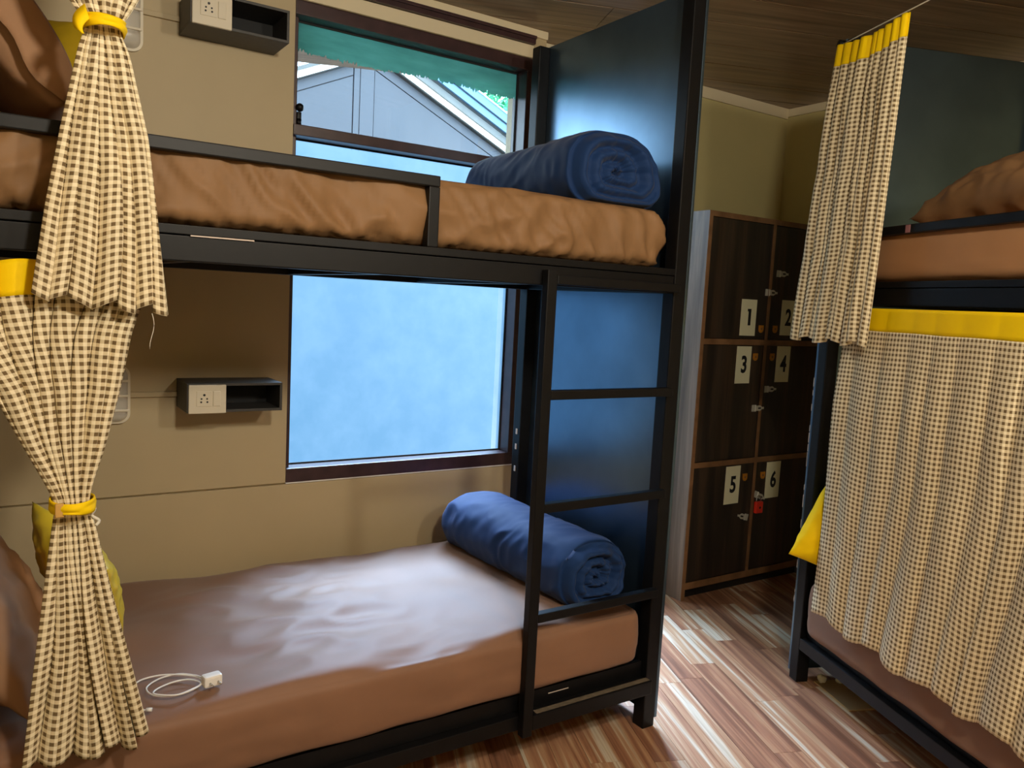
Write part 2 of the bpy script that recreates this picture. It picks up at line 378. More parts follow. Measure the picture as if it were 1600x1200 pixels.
# ------------------------------------------------------------------ window 1
win = empty('window_1', (1.47, WW, 0.70)); tag(win, kind='structure')
def wbox(name, x0, x1, y0, y1, z0, z1, mat, bev=0.003):
    return box(name, x0-1.47, x1-1.47, y0-WW, y1-WW, z0-0.70, z1-0.70, mat, win, bev)
GY = 3.055
wbox('frame_head', wx0, wx1, WW-0.004, GY+0.03, 2.449, wz1, 'brown_paint')
wbox('frame_sill', wx0, wx1, WW-0.004, GY+0.03, wz0+0.004, 0.762, 'brown_paint')
wbox('frame_jamb', wx1-0.035, wx1, WW-0.002, GY+0.03, 0.762, 2.449, 'brown_paint')
wbox('frame_jamb', wx0, wx0+0.022, WW+0.03, GY+0.03, 0.762, 2.449, 'brown_paint')
wbox('transom', wx0+0.002, wx1-0.036, WW-0.002, GY+0.03, 2.020, 2.060, 'brown_paint')
for (z0, z1) in ((2.060, 2.449), (0.762, 2.020)):
    bm = bmesh.new()
    for a in (z0, z1-0.006): add_box(bm, wx0+0.022-1.47, wx1-0.035-1.47, GY-0.006-WW, GY-WW, a-0.70, a+0.006-0.70)
    for a in (wx0+0.022, wx1-0.041): add_box(bm, a-1.47, a+0.006-1.47, GY-0.006-WW, GY-WW, z0-0.70, z1-0.70)
    obj('glazing_seal', bm, 'dark_gap', win)
wbox('sill_strip', wx0, wx1, WW-0.003, WW+0.01, wz0-0.0005, wz0+0.004, 'white_strip', 0)  # thin white strip along the bottom of the sill
p = wbox('frosted_pane', wx0+0.022, wx1-0.035, GY, GY+0.005, 0.762, 2.020, 'frosted', 0); tag(p, 'pale blue frosted lower pane')
p = wbox('clear_pane', wx0+0.022, wx1-0.035, GY+0.0, GY+0.005, 2.060, 2.449, 'glass', 0); tag(p, 'clear dirty upper pane')
# torn green film along the top of the upper pane
rf = random.Random(5); xs = np.linspace(wx0+0.024, wx1-0.038, 160); fv = []; ff = []
for i, x in enumerate(xs):
    zb = 2.340 + 0.004*math.sin(x*9) + (0.014*rf.random()**3 if i % 2 else -0.010*rf.random()**4)
    for yy in (GY-0.0025, GY-0.001): fv += [(x-1.47, yy-WW, 2.448-0.70), (x-1.47, yy-WW, zb-0.70)]
n = len(xs)
for i in range(n-1):
    a = 4*i; b = a+4
    ff += [(a, a+1, b+1, b), (a+2, b+2, b+3, a+3), (a+1, a+3, b+3, b+1)]
p = pyd('green_film', fv, ff, 'film', win, False); tag(p, 'green film with a torn lower edge')
bm = bmesh.new()
add_cyl(bm, (0.975-1.47, WW+0.03-WW, 1.36), (0.975-1.47, 0.03, 1.385), 0.010)
add_box(bm, 0.967-1.47, 0.983-1.47, 0.024, 0.036, 1.38, 1.41, 0.002)
bmesh.ops.create_icosphere(bm, subdivisions=2, radius=0.016, matrix=Matrix.Translation((0.975-1.47, 0.022, 1.425)))
lt = obj('latch', bm, 'steel', win, True); tag(lt, 'dark bronze stay latch')
# window 2: in the aisle, out of the camera's sight behind the bunk's end panel
win2 = empty('window_2', ((fx0+fx1)/2, FY, fz0)); tag(win2, kind='structure')
mx = (fx0+fx1)/2; bm = bmesh.new()
for a, b, c, d in ((fx0-mx, fx1-mx, 0, 0.05), (fx0-mx, fx1-mx, fz1-fz0-0.05, fz1-fz0)): add_box(bm, a, b, 0, 0.08, c, d, 0.002)
for a, b in ((fx0-mx, fx0-mx+0.05), (fx1-mx-0.05, fx1-mx)): add_box(bm, a, b, 0, 0.08, 0.05, fz1-fz0-0.05, 0.002)
obj('window_frame', bm, 'brown_paint', win2)
box('clear_pane', fx0-mx+0.05, fx1-mx-0.05, 0.04, 0.045, 0.05, fz1-fz0-0.05, 'glass', win2, 0)

# ------------------------------------------------------------------ bunk beds
BL = 2.1
def make_bunk():
    r = empty('bunk_bed')
    S = 'steel'
    for x0 in (0.012, BL-0.064):
        for y0 in (0.0, 0.850):
            box('post', x0, x0+0.052, y0, y0+0.052, 0, 2.478, S, r, 0.004)
    box('end_panel', 0, 0.012, 0.0, 0.905, 0.03, 2.483, 'sheet_panel', r, 0.002)
    box('end_panel', BL-0.012, BL, 0.0, 0.905, 0.03, 2.483, 'sheet_panel', r, 0.002)
    x0, x1 = 0.064, BL-0.064
    for zb, nm in ((0.135, 'lower'), (1.500, 'upper')):
        if nm == 'lower':
            box('side_rail', x0, x1, 0.0, 0.045, 0.137, 0.183, S, r)
            box('rail_board', x0, x1, 0.028, 0.042, 0.183, 0.236, S, r, 0.0015)
            box('side_rail', x0, x1, 0.857, 0.902, 0.137, 0.183, S, r)
            box('bed_board', x0, x1, 0.046, 0.856, 0.170, 0.190, 'ply', r, 0)
            z0, z1 = 0.137, 0.183
        else:
            bm = bmesh.new(); add_box(bm, x0, x1, 0.004, 0.045, 1.500, 1.557, 0.003); add_box(bm, x0, x1, 0.0, 0.040, 1.559, 1.580, 0.002)
            obj('side_rail', bm, S, r)
            bm = bmesh.new(); add_box(bm, x0, x1, 0.857, 0.902, 1.500, 1.557, 0.003)
            obj('side_rail', bm, S, r)
            box('bed_board', x0, x1, 0.046, 0.856, 1.540, 1.566, 'ply', r, 0)
            z0, z1 = 1.500, 1.557
        for xx in (x0-0.048, x1+0.004):
            box('end_rail', xx, xx+0.044, 0.052, 0.850, z0, z1, S, r)
        for k in range(1, 4):
            xx = x0 + k*(x1-x0)/4; box('cross_bar', xx-0.015, xx+0.015, 0.045, 0.857, z0+0.002, z0+0.030, S, r, 0.002)
    bm = bmesh.new(); add_box(bm, 0.064, 1.165, 0.0, 0.030, 1.737, 1.766, 0.003); add_box(bm, 1.133, 1.165, 0.0, 0.030, 1.580, 1.737, 0.003)
    obj('guard_rail', bm, S, r)
    lad = box('ladder', 1.507, 1.542, -0.030, -0.001, 0.125, 1.545, S, r, 0.003)
    for z0, z1 in ((1.504, 1.531), (1.166, 1.194), (0.825, 0.853), (0.484, 0.512), (0.142, 0.190)):
        box('rung', 1.542, 2.036, -0.030, -0.002, z0, z1, S, lad, 0.003)
    for k in range(3):
        z = (0.74, 0.835, 0.90)[k]; box('screw_cap', BL-0.067, BL-0.064, 0.868, 0.878, z-0.012, z+0.012, 'scratch', r, 0.001)
    return r
bunk = make_bunk(); BX, BY = -0.170, 1.893
bunk.location = (BX, BY, 0)
tag(bunk, 'black steel bunk bed with ladder standing in front of the window', 'bunk bed')
bunk2 = copy_tree(bunk); bunk2.location = (2.683, 1.925, 0); bunk2.rotation_euler = (0, 0, math.atan2(-Bd.y, -Bd.x))
tag(bunk2, 'black steel bunk bed at the right, mostly hidden by checked curtains', 'bunk bed')
# wear and dust seen on the nearer bunk only
for (x0, x1, y, z0, z1, dx) in ((0.505-BX-0.13, 0.615-BX-0.1, -0.0008, 1.556, 1.559, 0), (1.47-BX, 1.55-BX, 0.0272, 0.212, 0.2150, 0)):
    o = box('paint_scratch', x0, x1, y, y+0.0012, z0, z1, 'scratch', bunk, 0); o.rotation_euler = (0, 0, 0)
box('dust_ledge', 1.56, 2.03, -0.024, -0.004, 0.1901, 0.1915, 'dust', bunk, 0)
box('tape', 0.44, 0.462, -0.0012, 0.0, 1.739, 1.764, 'pink_tape', bunk2, 0)
bm = bmesh.new()
for k in range(26):
    z = 0.30+rf.random()*0.9; h = 0.006+rf.random()*0.03
    add_box(bm, -0.0008, 0.0025, -0.0010, 0.0012, z, z+h)
obj('paint_chips', bm, 'scratch', bunk2)['kind'] = 'stuff'

# ------------------------------------------------------------------ mattresses
def mattress(name, x0, x1, y0, y1, z0, z1, mat, seed, r=0.035, side=0.004, top=0.003, style=0):
    nx, ny, nzz = 150, 60, 22
    verts = []; faces = []; idx = {}
    def vert(i, j, k):
        key = (i, j, k)
        if key in idx: return idx[key]
        u, v, t = i/nx, j/ny, k/nzz
        p = np.array([x0+(x1-x0)*u, y0+(y1-y0)*v, z0+(z1-z0)*t])
        c = np.clip(p, [x0+r, y0+r, z0+r*0.8], [x1-r, y1-r, z1-r*0.8]); d = p-c; L = np.linalg.norm(d)
        nrm = d/L if L > 1e-9 else np.array([0, 0, 0])
        if L > 1e-9: p = c + nrm*np.array([r, r, r*0.8])
        X, Y, Z = p
        if nrm[2] > 0.7:
            dz = top*(nz(X*3+seed, Y*4, 1)*1.6 + 0.9*(1-abs(nz(X*5+Y*4+seed, Y*9-X*3, 2))*2.4)*max(0, nz(X*1.7, Y*2, seed)+0.25))
            p = p + np.array([0, 0, dz - 0.004*((u-0.5)**2)])
        elif abs(nrm[1]) > 0.5 or abs(nrm[0]) > 0.5:
            s = X if abs(nrm[1]) > 0.5 else Y
            if style == 1:      # gathered skirt: folds fanning from the lower hem
                a = 1.5*(0.55-2.0*abs(nz(s*8+seed+1.3*t*math.sin(s*5+seed), t*1.0, 3))) + 0.9*(0.4-1.6*abs(nz(s*19+2.2*t+seed, t*1.6, 5)))
                f = side*a*(1.15-0.75*t)*min(1.0, 0.30+4*t) + 0.45*side*math.sin(s*150+seed)*max(0, 0.25-t)*4*0.4
            else:
                f = side*(nz(s*5+seed, t*3, 3)*0.9 + 0.7*nz((s*7+t*4.5), t*7-s*3, 4)*max(0, 0.8-t))
            p = p + nrm*f + nrm*(0.008*math.sin(PI*t))
        idx[key] = len(verts); verts.append(p); return idx[key]
    def quad(a, b, c, d): faces.append((a, b, c, d))
    for i in range(nx):
        for j in range(ny):
            quad(vert(i, j, nzz), vert(i+1, j, nzz), vert(i+1, j+1, nzz), vert(i, j+1, nzz))
            if i % 1 == 0: quad(vert(i, j, 0), vert(i, j+1, 0), vert(i+1, j+1, 0), vert(i+1, j, 0))
    for i in range(nx):
        for k in range(nzz):
            quad(vert(i, 0, k), vert(i+1, 0, k), vert(i+1, 0, k+1), vert(i, 0, k+1))
            quad(vert(i, ny, k), vert(i, ny, k+1), vert(i+1, ny, k+1), vert(i+1, ny, k))
    for j in range(ny):
        for k in range(nzz):
            quad(vert(0, j, k), vert(0, j, k+1), vert(0, j+1, k+1), vert(0, j+1, k))
            quad(vert(nx, j, k), vert(nx, j+1, k), vert(nx, j+1, k+1), vert(nx, j, k+1))
    return pyd(name, verts, faces, mat)
m1 = mattress('mattress', -0.10, 1.832, BY+0.004, 2.845, 0.238, 0.440, 'sheet', 1.3, r=0.045, side=0.005, top=0.014)
tag(m1, 'lower mattress under a brown sheet with a charger lying on it', 'mattress')
m2 = mattress('mattress', -0.10, 1.835, BY+0.032, 2.74, 1.582, 1.768, 'sheet_upper', 4.7, r=0.04, side=0.020, top=0.006, style=1)
tag(m2, 'upper mattress by the window under a gathered tan sheet', 'mattress')
def place_right(o, x, y, z=0, rz=0):
    o.matrix_world = Matrix.Translation((2.683, 1.925, 0)) @ Matrix.Rotation(math.atan2(-Bd.y, -Bd.x), 4, 'Z') @ Matrix.Translation((x, y, z)) @ Matrix.Rotation(rz, 4, 'Z')
m3 = mattress('mattress', 0.072, 2.03, 0.0, 0.845, 0.195, 0.445, 'sheet', 8.1, r=0.06, side=0.006, top=0.004); place_right(m3, 0, 0)
tag(m3, 'lower mattress below the long checked curtain at the right', 'mattress')
m4 = mattress('mattress', 0.068, 2.03, 0.034, 0.845, 1.582, 1.768, 'sheet_right', 12.4, r=0.035, side=0.003, top=0.004); place_right(m4, 0, 0)
tag(m4, 'upper mattress at the right with a crumpled brown pillow on it', 'mattress')

# ------------------------------------------------------------------ rolled duvets
def duvet(name, A, B, wA, wB, h, seed, tail=0.0, zbase=0.0, sink=0.25):
    """roll lying from point A (front end) to B (back end); w full widths, h height"""
    A = Vector(A); B = Vector(B); ax = (B-A); L = ax.length; ax.normalize(); sd = Vector((ax.y, -ax.x, 0))
    NT_, NL, NC = 140, 90, 26
    verts = []; faces = []
    def section(th, s):
        wd = wA + (wB-wA)*s
        c, q = math.cos(th), math.sin(th)
        e = 0.86
        x = math.copysign(abs(c)**e, c)*wd/2; z = math.copysign(abs(q)**e, q)*h/2
        if q < 0: z *= 1.0; 
        if tail and c > 0 and q < 0.35: x += tail*(0.35-q)*c*(1-s)**3
        if z < -h/2*0.82: z = -h/2*0.82 + (z+h/2*0.82)*0.2
        return x, z
    def ring(s, scale=1.0, dy=0.0):
        out = []
        for k in range(NT_):
            th = 2*PI*k/NT_; x, z = section(th, min(max(s, 0), 1))
            bulge = 1 + 0.03*nz(s*3+seed, math.cos(th)*1.2, math.sin(th)*1.2)
            cre = nz(s*L*11+seed+0.8*nz(s*6, th*1.3, seed), math.cos(th)*1.4, math.sin(th)*1.4+seed)
            cre2 = nz(s*L*26+seed*2, math.cos(th)*2.2, math.sin(th)*2.2)
            rr = scale*(bulge + 0.035*(1-abs(cre)*2.2) + 0.018*cre2)
            out.append((x*rr, s*L+dy, z*rr if z > -h*0.36 else z*scale))
        return out
    def put(ringpts):
        for x, y, z in ringpts:
            p = A + ax*y + sd*x; verts.append((p.x, p.y, zbase + h/2*0.84 + z))
    rows = 0
    # front cap: spiral of rolled layers
    for i in range(NC):
        f = (i+0.35)/NC
        pts = []
        for k in range(NT_):
            th = 2*PI*k/NT_; x, z = section(th, 0)
            wv = 0.10*nz(math.cos(th)*2+seed, math.sin(th)*2, f*3)
            ph = f*3.1 - th/(2*PI) + wv
            d = 0.5+0.5*math.cos(2*PI*ph); dep = -0.030*(d**0.6) + 0.026*(1-f)
            edge = max(0, (f-0.86)/0.14); dep = dep*(1-edge) + edge*(0.022*edge)
            rag = 0.008*nz(x*30, z*30, seed)
            pts.append((x*f*(1-0.02), dep+rag-0.02*(1-edge), z*f))
        put(pts); rows += 1
    for i in range(NL+1):
        s = i/NL; e = 1.0
        if s < 0.05: e = 0.955+0.045*math.sqrt(1-(1-s/0.05)**2)
        if s > 0.9: e = 0.45+0.55*math.sqrt(max(0, 1-((s-0.9)/0.1)**2))
        put(ring(s, e)); rows += 1
    for i in range(rows-1):
        for k in range(NT_):
            k2 = (k+1) % NT_; faces.append((i*NT_+k, (i+1)*NT_+k, (i+1)*NT_+k2, i*NT_+k2))
    faces.append(tuple(range(NT_))); faces.append(tuple((rows-1)*NT_+k for k in range(NT_))[::-1])
    o = pyd(name, verts, faces, 'duvet')
    return o
d1 = duvet('duvet', (1.655, 1.985, 0), (1.69, 2.76, 0), 0.35, 0.31, 0.252, 2.0, tail=0.05, zbase=1.765)
tag(d1, 'navy duvet rolled up on the upper mattress against the end panel', 'duvet')
d2 = duvet('duvet', (1.705, 2.02, 0), (1.69, 2.83, 0), 0.285, 0.33, 0.235, 5.5, zbase=0.438)
tag(d2, 'navy duvet rolled up on the lower mattress behind the ladder', 'duvet')

# ------------------------------------------------------------------ pillows and cushions
def cushion(name, w, h, t, mat, seed, loc, rot, crease=0.006, pinch=0.07, n=46, pw=0.55):
    verts = []; faces = []
    for side in (1, -1):
        for i in range(n+1):
            for j in range(n+1):
                u = i/n*2-1; v = j/n*2-1
                x = u*w/2*(1-pinch*(1-abs(v)**2)*abs(u)**2 - 0) ; y = v*h/2*(1-pinch*(1-abs(u)**2)*abs(v)**2)
                prof = (max(0, 1-abs(u)**2.4)**pw)*(max(0, 1-v**2)**pw)
                z = side*t/2*prof
                k = crease*min(1, prof*3)
                z += side*k*(1-2*abs(nz(u*2.2+seed, v*2.2+side, 1))) + 0.5*k*nz(u*6+seed, v*6, side*3)
                x += k*0.5*nz(u*4, v*4+seed, 9); y += k*0.5*nz(u*4+seed, v*4, 7)
                verts.append((x, y, z))
    m = (n+1)**2
    for s in (0, 1):
        for i in range(n):
            for j in range(n):
                a = s*m+i*(n+1)+j; q = (a, a+n+1, a+n+2, a+1)
                faces.append(q if s == 0 else q[::-1])
    o = pyd(name, verts, faces, mat)
    bm = bmesh.new(); bm.from_mesh(o.data); bmesh.ops.remove_doubles(bm, verts=bm.verts, dist=1e-5); bm.to_mesh(o.data); bm.free()
    o.location = loc; o.rotation_euler = rot
    return o
def frame_rot(ex, ey):
    ex = Vector(ex).normalized(); ey = Vector(ey); ey = (ey - ex*ey.dot(ex)).normalized(); ez = ex.cross(ey)
    return Matrix((ex, ey, ez)).transposed().to_euler()
# upper left pillow leaning to the left, seen from its end
q = cushion('pillow', 0.62, 0.42, 0.17, 'pillow', 3.1, (0.030, 2.33, 1.985), frame_rot((0.05, 1, 0), (-0.62, 0, 0.78)), crease=0.008, pinch=0.03, pw=0.38)
tag(q, 'brown pillow leaning at the left end of the upper mattress', 'pillow')
fvv = []; fff = []
for i in range(21):
    u = i/20*2-1
    for j in range(9):
        t = j/8; yy = -0.300-0.030*t; zz = 0.080*(1-u*u)**0.42*(1-1.0*t**1.6) + 0.010*math.sin(u*7+t*3)*t
        fvv.append((yy, u*0.205, zz - 0.012*t))
for i in range(20):
    for j in range(8): a = i*9+j; fff.append((a, a+1, a+10, a+9))
o = pyd('pillowcase_flap', fvv, fff, 'pillow', q); o.modifiers.new('thickness', 'SOLIDIFY').thickness = 0.003
q = cushion('cushion', 0.34, 0.38, 0.13, 'mustard', 6.2, (0.165, 2.80, 2.04), frame_rot((1, -0.15, 0.1), (-0.2, 0.35, 1)), crease=0.005)
tag(q, 'mustard cushion behind the brown pillow on the upper mattress', 'cushion')
q = cushion('pillow', 0.60, 0.44, 0.18, 'pillow', 9.4, (-0.03, 2.28, 0.645), frame_rot((0.1, 1, 0), (-0.55, 0, 0.84)), crease=0.014)
tag(q, 'dark brown pillow leaning at the left end of the lower mattress', 'pillow')
q = cushion('cushion', 0.33, 0.33, 0.12, 'yellow_satin', 4.4, (0.195, 2.42, 0.64), frame_rot((0.45, -0.75, -0.38), (-0.42, 0.05, 0.88)), crease=0.007)
tag(q, 'shiny yellow satin cushion behind the lower tied curtain', 'cushion')
q = cushion('pillow', 0.62, 0.42, 0.21, 'pillow', 7.7, (0, 0, 0), (0, 0, 0), crease=0.016)
M0 = Matrix.Translation((0.60, 0.30, 1.880)) @ frame_rot((1, -0.12, 0.06), (0.15, 1, 0.28)).to_matrix().to_4x4()
q.matrix_world = Matrix.Translation((2.683, 1.925, 0)) @ Matrix.Rotation(math.atan2(-Bd.y, -Bd.x), 4, 'Z') @ M0
q.data.materials[0] = MAT['sheet_upper']
tag(q, 'crumpled tan brown pillow on the upper mattress at the right', 'pillow')
q = cushion('cushion', 0.36, 0.36, 0.14, 'yellow', 2.9, (0, 0, 0), (0, 0, 0), crease=0.006, pinch=0.04)
M0 = Matrix.Translation((0.165, 0.10, 0.650)) @ frame_rot((0.03, 0.92, -0.40), (0.06, 0.40, 0.92)).to_matrix().to_4x4()
q.matrix_world = Matrix.Translation((2.683, 1.925, 0)) @ Matrix.Rotation(math.atan2(-Bd.y, -Bd.x), 4, 'Z') @ M0
tag(q, 'bright yellow cushion poking out beside the long checked curtain', 'cushion')

# ------------------------------------------------------------------ curtains
def lerp_levels(levels, z):
    """levels sorted by falling z: (z, x0, x1, y, depth)"""
    if z >= levels[0][0]: return np.array(levels[0][1:], float)
    for a, b in zip(levels, levels[1:]):
        if z >= b[0]:
            t = (a[0]-z)/(a[0]-b[0]); return np.array(a[1:], float)*(1-t)+np.array(b[1:], float)*t
    return np.array(levels[-1][1:], float)
def curtain_grid(levels, N, cloth_w, ztop, ztie, Lup, Ldn, seed, cols=380, rows=90, tuck=1.0, smooth=2, bulge=0.34, mixz=2.2, uneven=0.5):
    rn = np.random.RandomState(seed); c = 0.8+0.5*rn.rand(N); c = c/c.sum()*cloth_w
    zs = np.linspace(ztop, ztie-Ldn-0.12, 130); grid = []
    S = np.linspace(0, cloth_w, cols)
    for z in zs:
        x0, x1, y, dep = lerp_levels(levels, z)
        W = x1-x0
        sh = np.array([1+uneven*nz(i*3.7+seed, z*mixz, 2.0)*2 for i in range(N)]); sh = np.clip(sh, 0.12, None)*c; f = sh/sh.sum()*W
        f = np.minimum(f, c*0.97)
        f = f*min(1.0, W/f.sum()) if f.sum() > 0 else f
        gap = (W-f.sum())/max(1, N)
        poly = []; x = x0
        for i in range(N):
            d = min((c[i]-f[i])/2*tuck, dep)
            bsc = min(1.0, dep/0.02)
            bz = min(bulge*f[i]*(0.7+0.6*abs(nz(i*1.9+seed, z*3, 5))), 0.018)*bsc
            tilt = min(1.1*f[i], 0.030)*nz(i*2.3+seed, z*1.2, 8)*1.6*bsc
            for k in range(6):
                t = k/5; poly.append((x+f[i]*t, y-bz*math.sin(PI*t)+tilt*(t-0.5)))
            e = min(0.0075, 0.2*f[i]+gap*0.4+0.0008)
            xx = x+f[i]
            poly += [(xx-e*0.3, y+d*0.5), (xx+gap*0.5, y+d), (xx+gap+e*0.3, y+d*0.5)]
            x += f[i]+gap
        poly = np.array(poly); seg = np.r_[0, np.cumsum(np.hypot(*np.diff(poly, axis=0).T))]
        a = seg/seg[-1]*cloth_w
        px = np.interp(S, a, poly[:, 0]); py = np.interp(S, a, poly[:, 1])
        for _ in range(smooth):
            px[1:-1] = (px[:-2]+px[1:-1]*2+px[2:])/4; py[1:-1] = (py[:-2]+py[1:-1]*2+py[2:])/4
        grid.append(np.c_[px, py, np.full(cols, z)])
    G = np.array(grid)                      # rows x cols x 3
    # smooth along z to keep folds continuous
    for _ in range(2): G[1:-1, :, :2] = (G[:-2, :, :2]+2*G[1:-1, :, :2]+G[2:, :, :2])/4
    # arc length per column from the tie
    dl = np.linalg.norm(np.diff(G, axis=0), axis=2)
    ker = np.ones(25)/25
    dl = np.array([np.convolve(np.pad(r, 12, 'edge'), ker, 'valid') for r in dl])
    cum = np.vstack([np.zeros(cols), np.cumsum(dl, axis=0)]); kt = int(np.argmin(abs(zs-ztie)))
    V = cum - cum[kt]                       # negative above, positive below
    vv = np.linspace(-Lup, Ldn, rows)
    out = np.zeros((rows, cols, 3))
    for j in range(cols):
        for d in range(3): out[:, j, d] = np.interp(vv, V[:, j], G[:, j, d])
    return out, S, vv
def curtain_mesh(name, out, S, vv, mat, to3, parent, r0=0, r1=None):
    r1 = r1 or len(vv); rows = r1-r0; cols = len(S)
    verts = [to3(*out[i, j]) for i in range(r0, r1) for j in range(cols)]
    uvs = [(S[j], vv[i]) for i in range(r0, r1) for j in range(cols)]
    faces = [(i*cols+j, i*cols+j+1, (i+1)*cols+j+1, (i+1)*cols+j) for i in range(rows-1) for j in range(cols-1)]
    o = pyd(name, verts, faces, mat, parent, True, uvs)
    md = o.modifiers.new('thickness', 'SOLIDIFY'); md.thickness = 0.0012; md.offset = 0
    return o
ident = lambda x, y, z: (x, y, z)
def tie_band(name, x0, x1, y0, y1, z, hgt, mat, parent, tilt=0.0, seed=0):
    n = 40; m = 8; verts = []; faces = []
    cx, cyy, rx, ry = (x0+x1)/2, (y0+y1)/2, (x1-x0)/2, (y1-y0)/2
    for j in range(m+1):
        for i in range(n):
            t = 2*PI*i/n; v = j/m*2-1
            rr = 1+0.05*math.cos(v*PI*1.5+seed)*math.cos(3*t+seed) + 0.05*(1-v*v)
            verts.append((cx+rx*rr*math.cos(t)-parent.location.x, cyy+ry*rr*math.sin(t)-parent.location.y, z+v*hgt/2*(0.85+0.15*math.sin(2*t+seed))+tilt*math.cos(t)-parent.location.z))
    for j in range(m):
        for i in range(n): faces.append((j*n+i, j*n+(i+1) % n, (j+1)*n+(i+1) % n, (j+1)*n+i))
    o = pyd(name, verts, faces, mat, parent); md = o.modifiers.new('thickness', 'SOLIDIFY'); md.thickness = 0.003; md.offset = 1; return o

# upper curtain of the left bunk, tied once and hanging over the rail
YC = 1.812
cu = empty('curtain', (0.19, YC, 1.38)); tag(cu, 'upper tied checked curtain hanging at the left bunk', 'curtain')
loc = lambda o: (lambda x, y, z: (x-o.location.x, y-o.location.y, z-o.location.z))
lev = [(2.43, 0.02, 0.36, YC+0.01, 0.03), (2.10, 0.09, 0.30, YC, 0.035), (1.99, 0.125, 0.247, YC-0.004, 0.04), (1.943, 0.165, 0.220, YC-0.004, 0.045),
       (1.90, 0.150, 0.240, YC-0.006, 0.045), (1.74, 0.118, 0.276, YC-0.004, 0.045), (1.58, 0.092, 0.295, YC, 0.04), (1.36, 0.063, 0.318, YC, 0.03)]
out, S, vv = curtain_grid(lev, 7, 0.56, 2.43, 1.943, 0.47, 0.560, 11, tuck=0.95, uneven=0.62)
# stepped hem
for j in range(len(S)):
    k = 0.028*(1-S[j]/S[-1]) - 0.012*math.sin(S[j]*38)
    out[60:, j, 2] += k*((np.arange(60, len(vv))-60)/(len(vv)-61))
curtain_mesh('curtain_cloth', out, S, vv, 'gingham', loc(cu), cu, 8)
curtain_mesh('header_band', out, S, vv, 'yellow', loc(cu), cu, 0, 9)
tie_band('tie_band', 0.157, 0.230, YC-0.050, YC+0.048, 1.944, 0.026, 'yellow', cu, seed=1)
verts = []; faces = []
for i in range(12):
    t = i/11; verts += [(0.160-0.020*math.sin(t*2.2)-0.19, -0.026-0.010*t, 1.952-0.03*t-1.38+0.018*(1-t)), (0.166-0.012*math.sin(t*2.2)-0.19, -0.044-0.008*t, 1.940-0.03*t-1.38)]
faces = [(2*i, 2*i+1, 2*i+3, 2*i+2) for i in range(11)]
o = pyd('tie_tail', verts, faces, 'yellow', cu); o.modifiers.new('thickness', 'SOLIDIFY').thickness = 0.004
tube('loose_thread', [(0.284-0.19+0.004*math.sin(t*5), 0.0, 1.385-1.38-0.075*t) for t in np.linspace(0, 1, 14)], 0.0007, 'cord', cu, 5)

# lower curtain of the left bunk
YL = 1.85
cl_ = empty('curtain', (0.14, YL, 0.43)); tag(cl_, 'lower tied checked curtain of the left bunk, hem above the floor', 'curtain')
lev = [(1.493, -0.14, 0.290, YL+0.022, 0.014), (1.42, -0.12, 0.278, YL+0.018, 0.018), (1.34, -0.075, 0.250, YL+0.006, 0.025), (1.22, 0.000, 0.228, YL, 0.03), (1.10, 0.055, 0.200, YL-0.006, 0.04), (1.02, 0.093, 0.174, YL-0.012, 0.045), (0.985, 0.106, 0.167, YL-0.014, 0.045),
       (0.93, 0.098, 0.180, YL-0.018, 0.045), (0.80, 0.082, 0.206, YL-0.026, 0.045), (0.62, 0.060, 0.245, YL-0.034, 0.04), (0.40, 0.036, 0.292, YL-0.036, 0.035)]
out, S, vv = curtain_grid(lev, 8, 0.70, 1.493, 0.985, 0.505, 0.555, 23, tuck=0.95, uneven=0.6)
for j in range(len(S)):
    k = 0.012*math.sin(S[j]*31)
    out[60:, j, 2] += k*((np.arange(60, len(vv))-60)/(len(vv)-61))
curtain_mesh('curtain_cloth', out, S, vv, 'gingham', loc(cl_), cl_, 6)
curtain_mesh('header_band', out, S, vv, 'yellow', loc(cl_), cl_, 0, 7)
tie_band('tie_band', 0.099, 0.176, YL-0.064, YL+0.040, 0.985, 0.030, 'yellow', cl_, seed=2.2)
o = box('tie_tag', 0.103-0.14, 0.119-0.14, -0.060, -0.052, 0.970-0.43, 0.998-0.43, 'tan', cl_, 0.002); o.rotation_euler = (0, 0, 0.0)
tube('tie_cord', [(x-0.14, y-YL, z-0.43) for x, y, z in spline([(0.170, YL-0.01, 0.985), (0.178, YL-0.016, 0.972), (0.172, YL-0.018, 0.958), (0.186, YL-0.016, 0.945), (0.180, YL-0.018, 0.935)], 24)], 0.0035, 'cord', cl_, 6)

# curtains of the right bunk, in its own frame (x along the bed from the head, y across)
RZ = math.atan2(-Bd.y, -Bd.x)
cr1 = empty('curtain', (2.683, 1.925, 0), RZ); tag(cr1, 'upper checked curtain with yellow band hanging from the wire at the right', 'curtain')
lev = [(2.445, 0.030, 0.400, -0.045, 0.025), (2.30, 0.020, 0.405, -0.055, 0.028), (1.9, -0.010, 0.405, -0.07, 0.028), (1.30, -0.060, 0.405, -0.085, 0.028)]
out, S, vv = curtain_grid(lev, 9, 0.66, 2.445, 2.445, 0.0, 1.085, 31, rows=100, tuck=0.9, uneven=0.6, mixz=0.8)
for j in range(len(S)): out[:, j, 2] -= 0.010*math.sin(S[j]*30)*np.linspace(0, 1, len(vv)) + 0.02*math.sin(PI*S[j]/S[-1])*np.linspace(1, 0, len(vv))
curtain_mesh('curtain_cloth', out, S, vv, 'gingham', ident, cr1, 7)
curtain_mesh('header_band', out, S, vv, 'yellow', ident, cr1, 0, 8)
cr2 = empty('curtain', (2.683, 1.925, 0), RZ); tag(cr2, 'long drawn checked curtain with yellow band across the lower right bunk', 'curtain')
